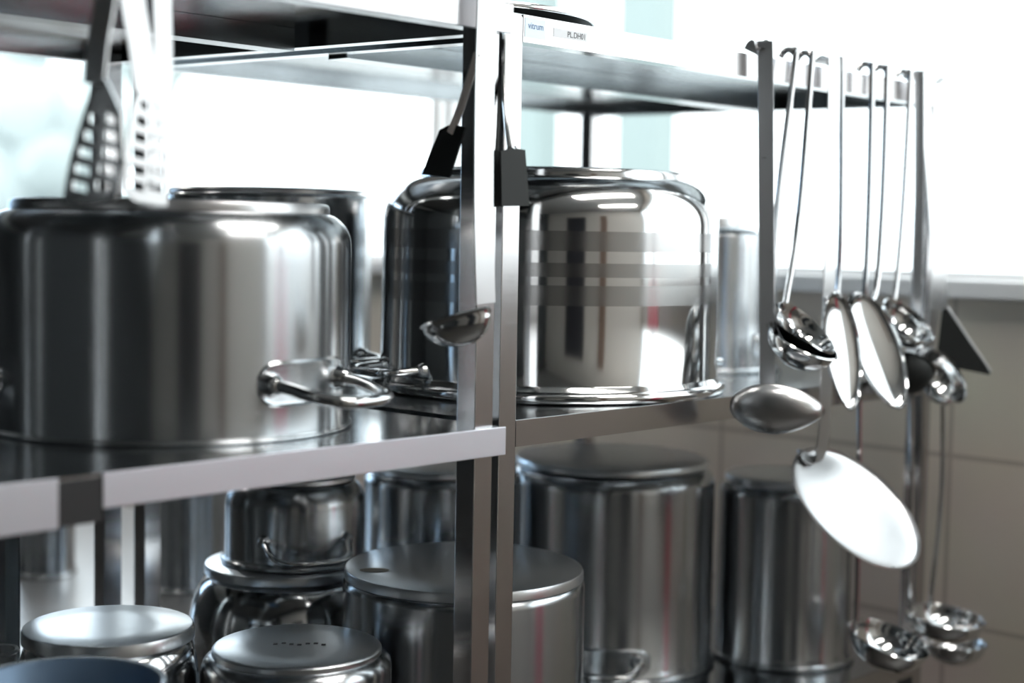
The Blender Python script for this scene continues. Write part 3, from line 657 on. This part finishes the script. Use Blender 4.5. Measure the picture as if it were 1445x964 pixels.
def turner(key, label, dmat, hw, nrm=(0, 1, 0)):
    hp = D['han_' + key]; bl = [Vector(V(*p)) for p in D['blade_' + key]]; x0, y0, z0 = hp[0]
    t = thing('slotted_turner', label, 'slotted turner', V(x0, y0, 0.275), 'slotted turners hanging at the front left'); inv = Vector(t.location)
    bm = bmesh.new(); yb = abs(y0 + 0.0385) + 0.01
    pts = [p - inv for p in smooth_path(hook_path(x0, y0, 0.276, yb) + [V(*p) for p in hp[1:]], 6)]
    sweep(bm, pts, flat_sect(hw, 0.0025), (1, 0, 0) if nrm[0] == 0 else (0.4, -0.92, 0)); obj('handle', bm, M['satin'], t)
    zs = [p.z for p in bl]; zt, zb = max(zs), min(zs); holes = []
    def span(z):
        xs = []
        for i in range(len(bl)):
            a, b = bl[i], bl[(i + 1) % len(bl)]
            if (a.z - z) * (b.z - z) < 0: xs.append(a.x + (b.x - a.x) * (z - a.z) / (b.z - a.z))
        return (min(xs), max(xs))
    yp = lambda xx: bl[0].y - (xx - bl[0].x) * nrm[0] / nrm[1]
    n = 6
    for k in range(n):
        z = zb + (zt - zb) * (0.12 + 0.66 * k / (n - 1)); a, b = span(z + 0.0); a2, b2 = span(z + 0.008); a = max(a, a2) + (0.006 if nrm[0] == 0 else 0.003); b = min(b, b2) - (0.006 if nrm[0] == 0 else 0.003)
        m = (a + b) / 2; tl = 0.003
        for u, v in ((a, m - 0.002), (m + 0.002, b)):
            if v - u > 0.003: holes.append([Vector((u, yp(u), z + tl * 0.5)), Vector((v, yp(v), z - tl * 0.5)), Vector((v, yp(v), z + 0.008 - tl * 0.5)), Vector((u, yp(u), z + 0.008 + tl * 0.5))])
    bm = extrude_outline([p - inv for p in bl], 0.002, nrm, [[p - inv for p in h_] for h_ in holes])
    obj('blade', bm, M[dmat], t, smooth=False)
    return t
turner('U1', 'dark slotted turner, leftmost of the three blurred at upper left', 'polish', 0.022, (.92, .4, 0))
turner('U2', 'pale slotted turner, middle of the three blurred at upper left', 'satin', 0.026)
turner('U3', 'pale slotted turner, rightmost of the three blurred at upper left', 'satin', 0.020)

# ================================================================== OUTSIDE THE WINDOWS (blurred and overexposed)
def tree(x, y, hgt, r, label):
    t = thing('tree', label, 'tree', (x, y, -0.5), 'pale trees outside the windows')
    obj('trunk', lathe([(0.0, 0.0), (0.16, 0.0), (0.1, hgt * 0.6), (0.0, hgt * 0.62)], 12), M['doorwood'], t)
    bm = bmesh.new()
    for k in range(26):
        a = random.uniform(0, 6.28); q = r * math.sqrt(random.random()) * 0.8; zz = hgt * random.uniform(0.25, 1.0)
        rr = r * random.uniform(0.22, 0.4)
        res = bmesh.ops.create_icosphere(bm, subdivisions=2, radius=rr)
        for v in res['verts']: v.co = v.co * random.uniform(0.85, 1.1) + Vector((q * math.cos(a), q * math.sin(a), zz))
    obj('crown', bm, M['leaf'], t)
    return t
tree(9.0, 16.0, 4.2, 1.6, 'pale blurred tree outside the window at the far left')
for ya, yb, lb in ((6.73, 7.17, 'narrow pale green wall outside, seen right of the rear post above the banded pot'), (8.07, 9.09, 'pale green wall outside, seen beside the front posts above the banded pot')):
    t = thing('outbuilding', lb, 'building', (9.0, ya, -0.5), 'pale buildings outside the windows')
    obj('wall', bx((0.0, 0.0, 0.0), (0.3, yb - ya, 6.0)), M['outside'], t, smooth=False)
    obj('roof', bx((-0.05, -0.02, 6.0), (0.35, yb - ya + 0.02, 6.12)), M['ground'], t, smooth=False)
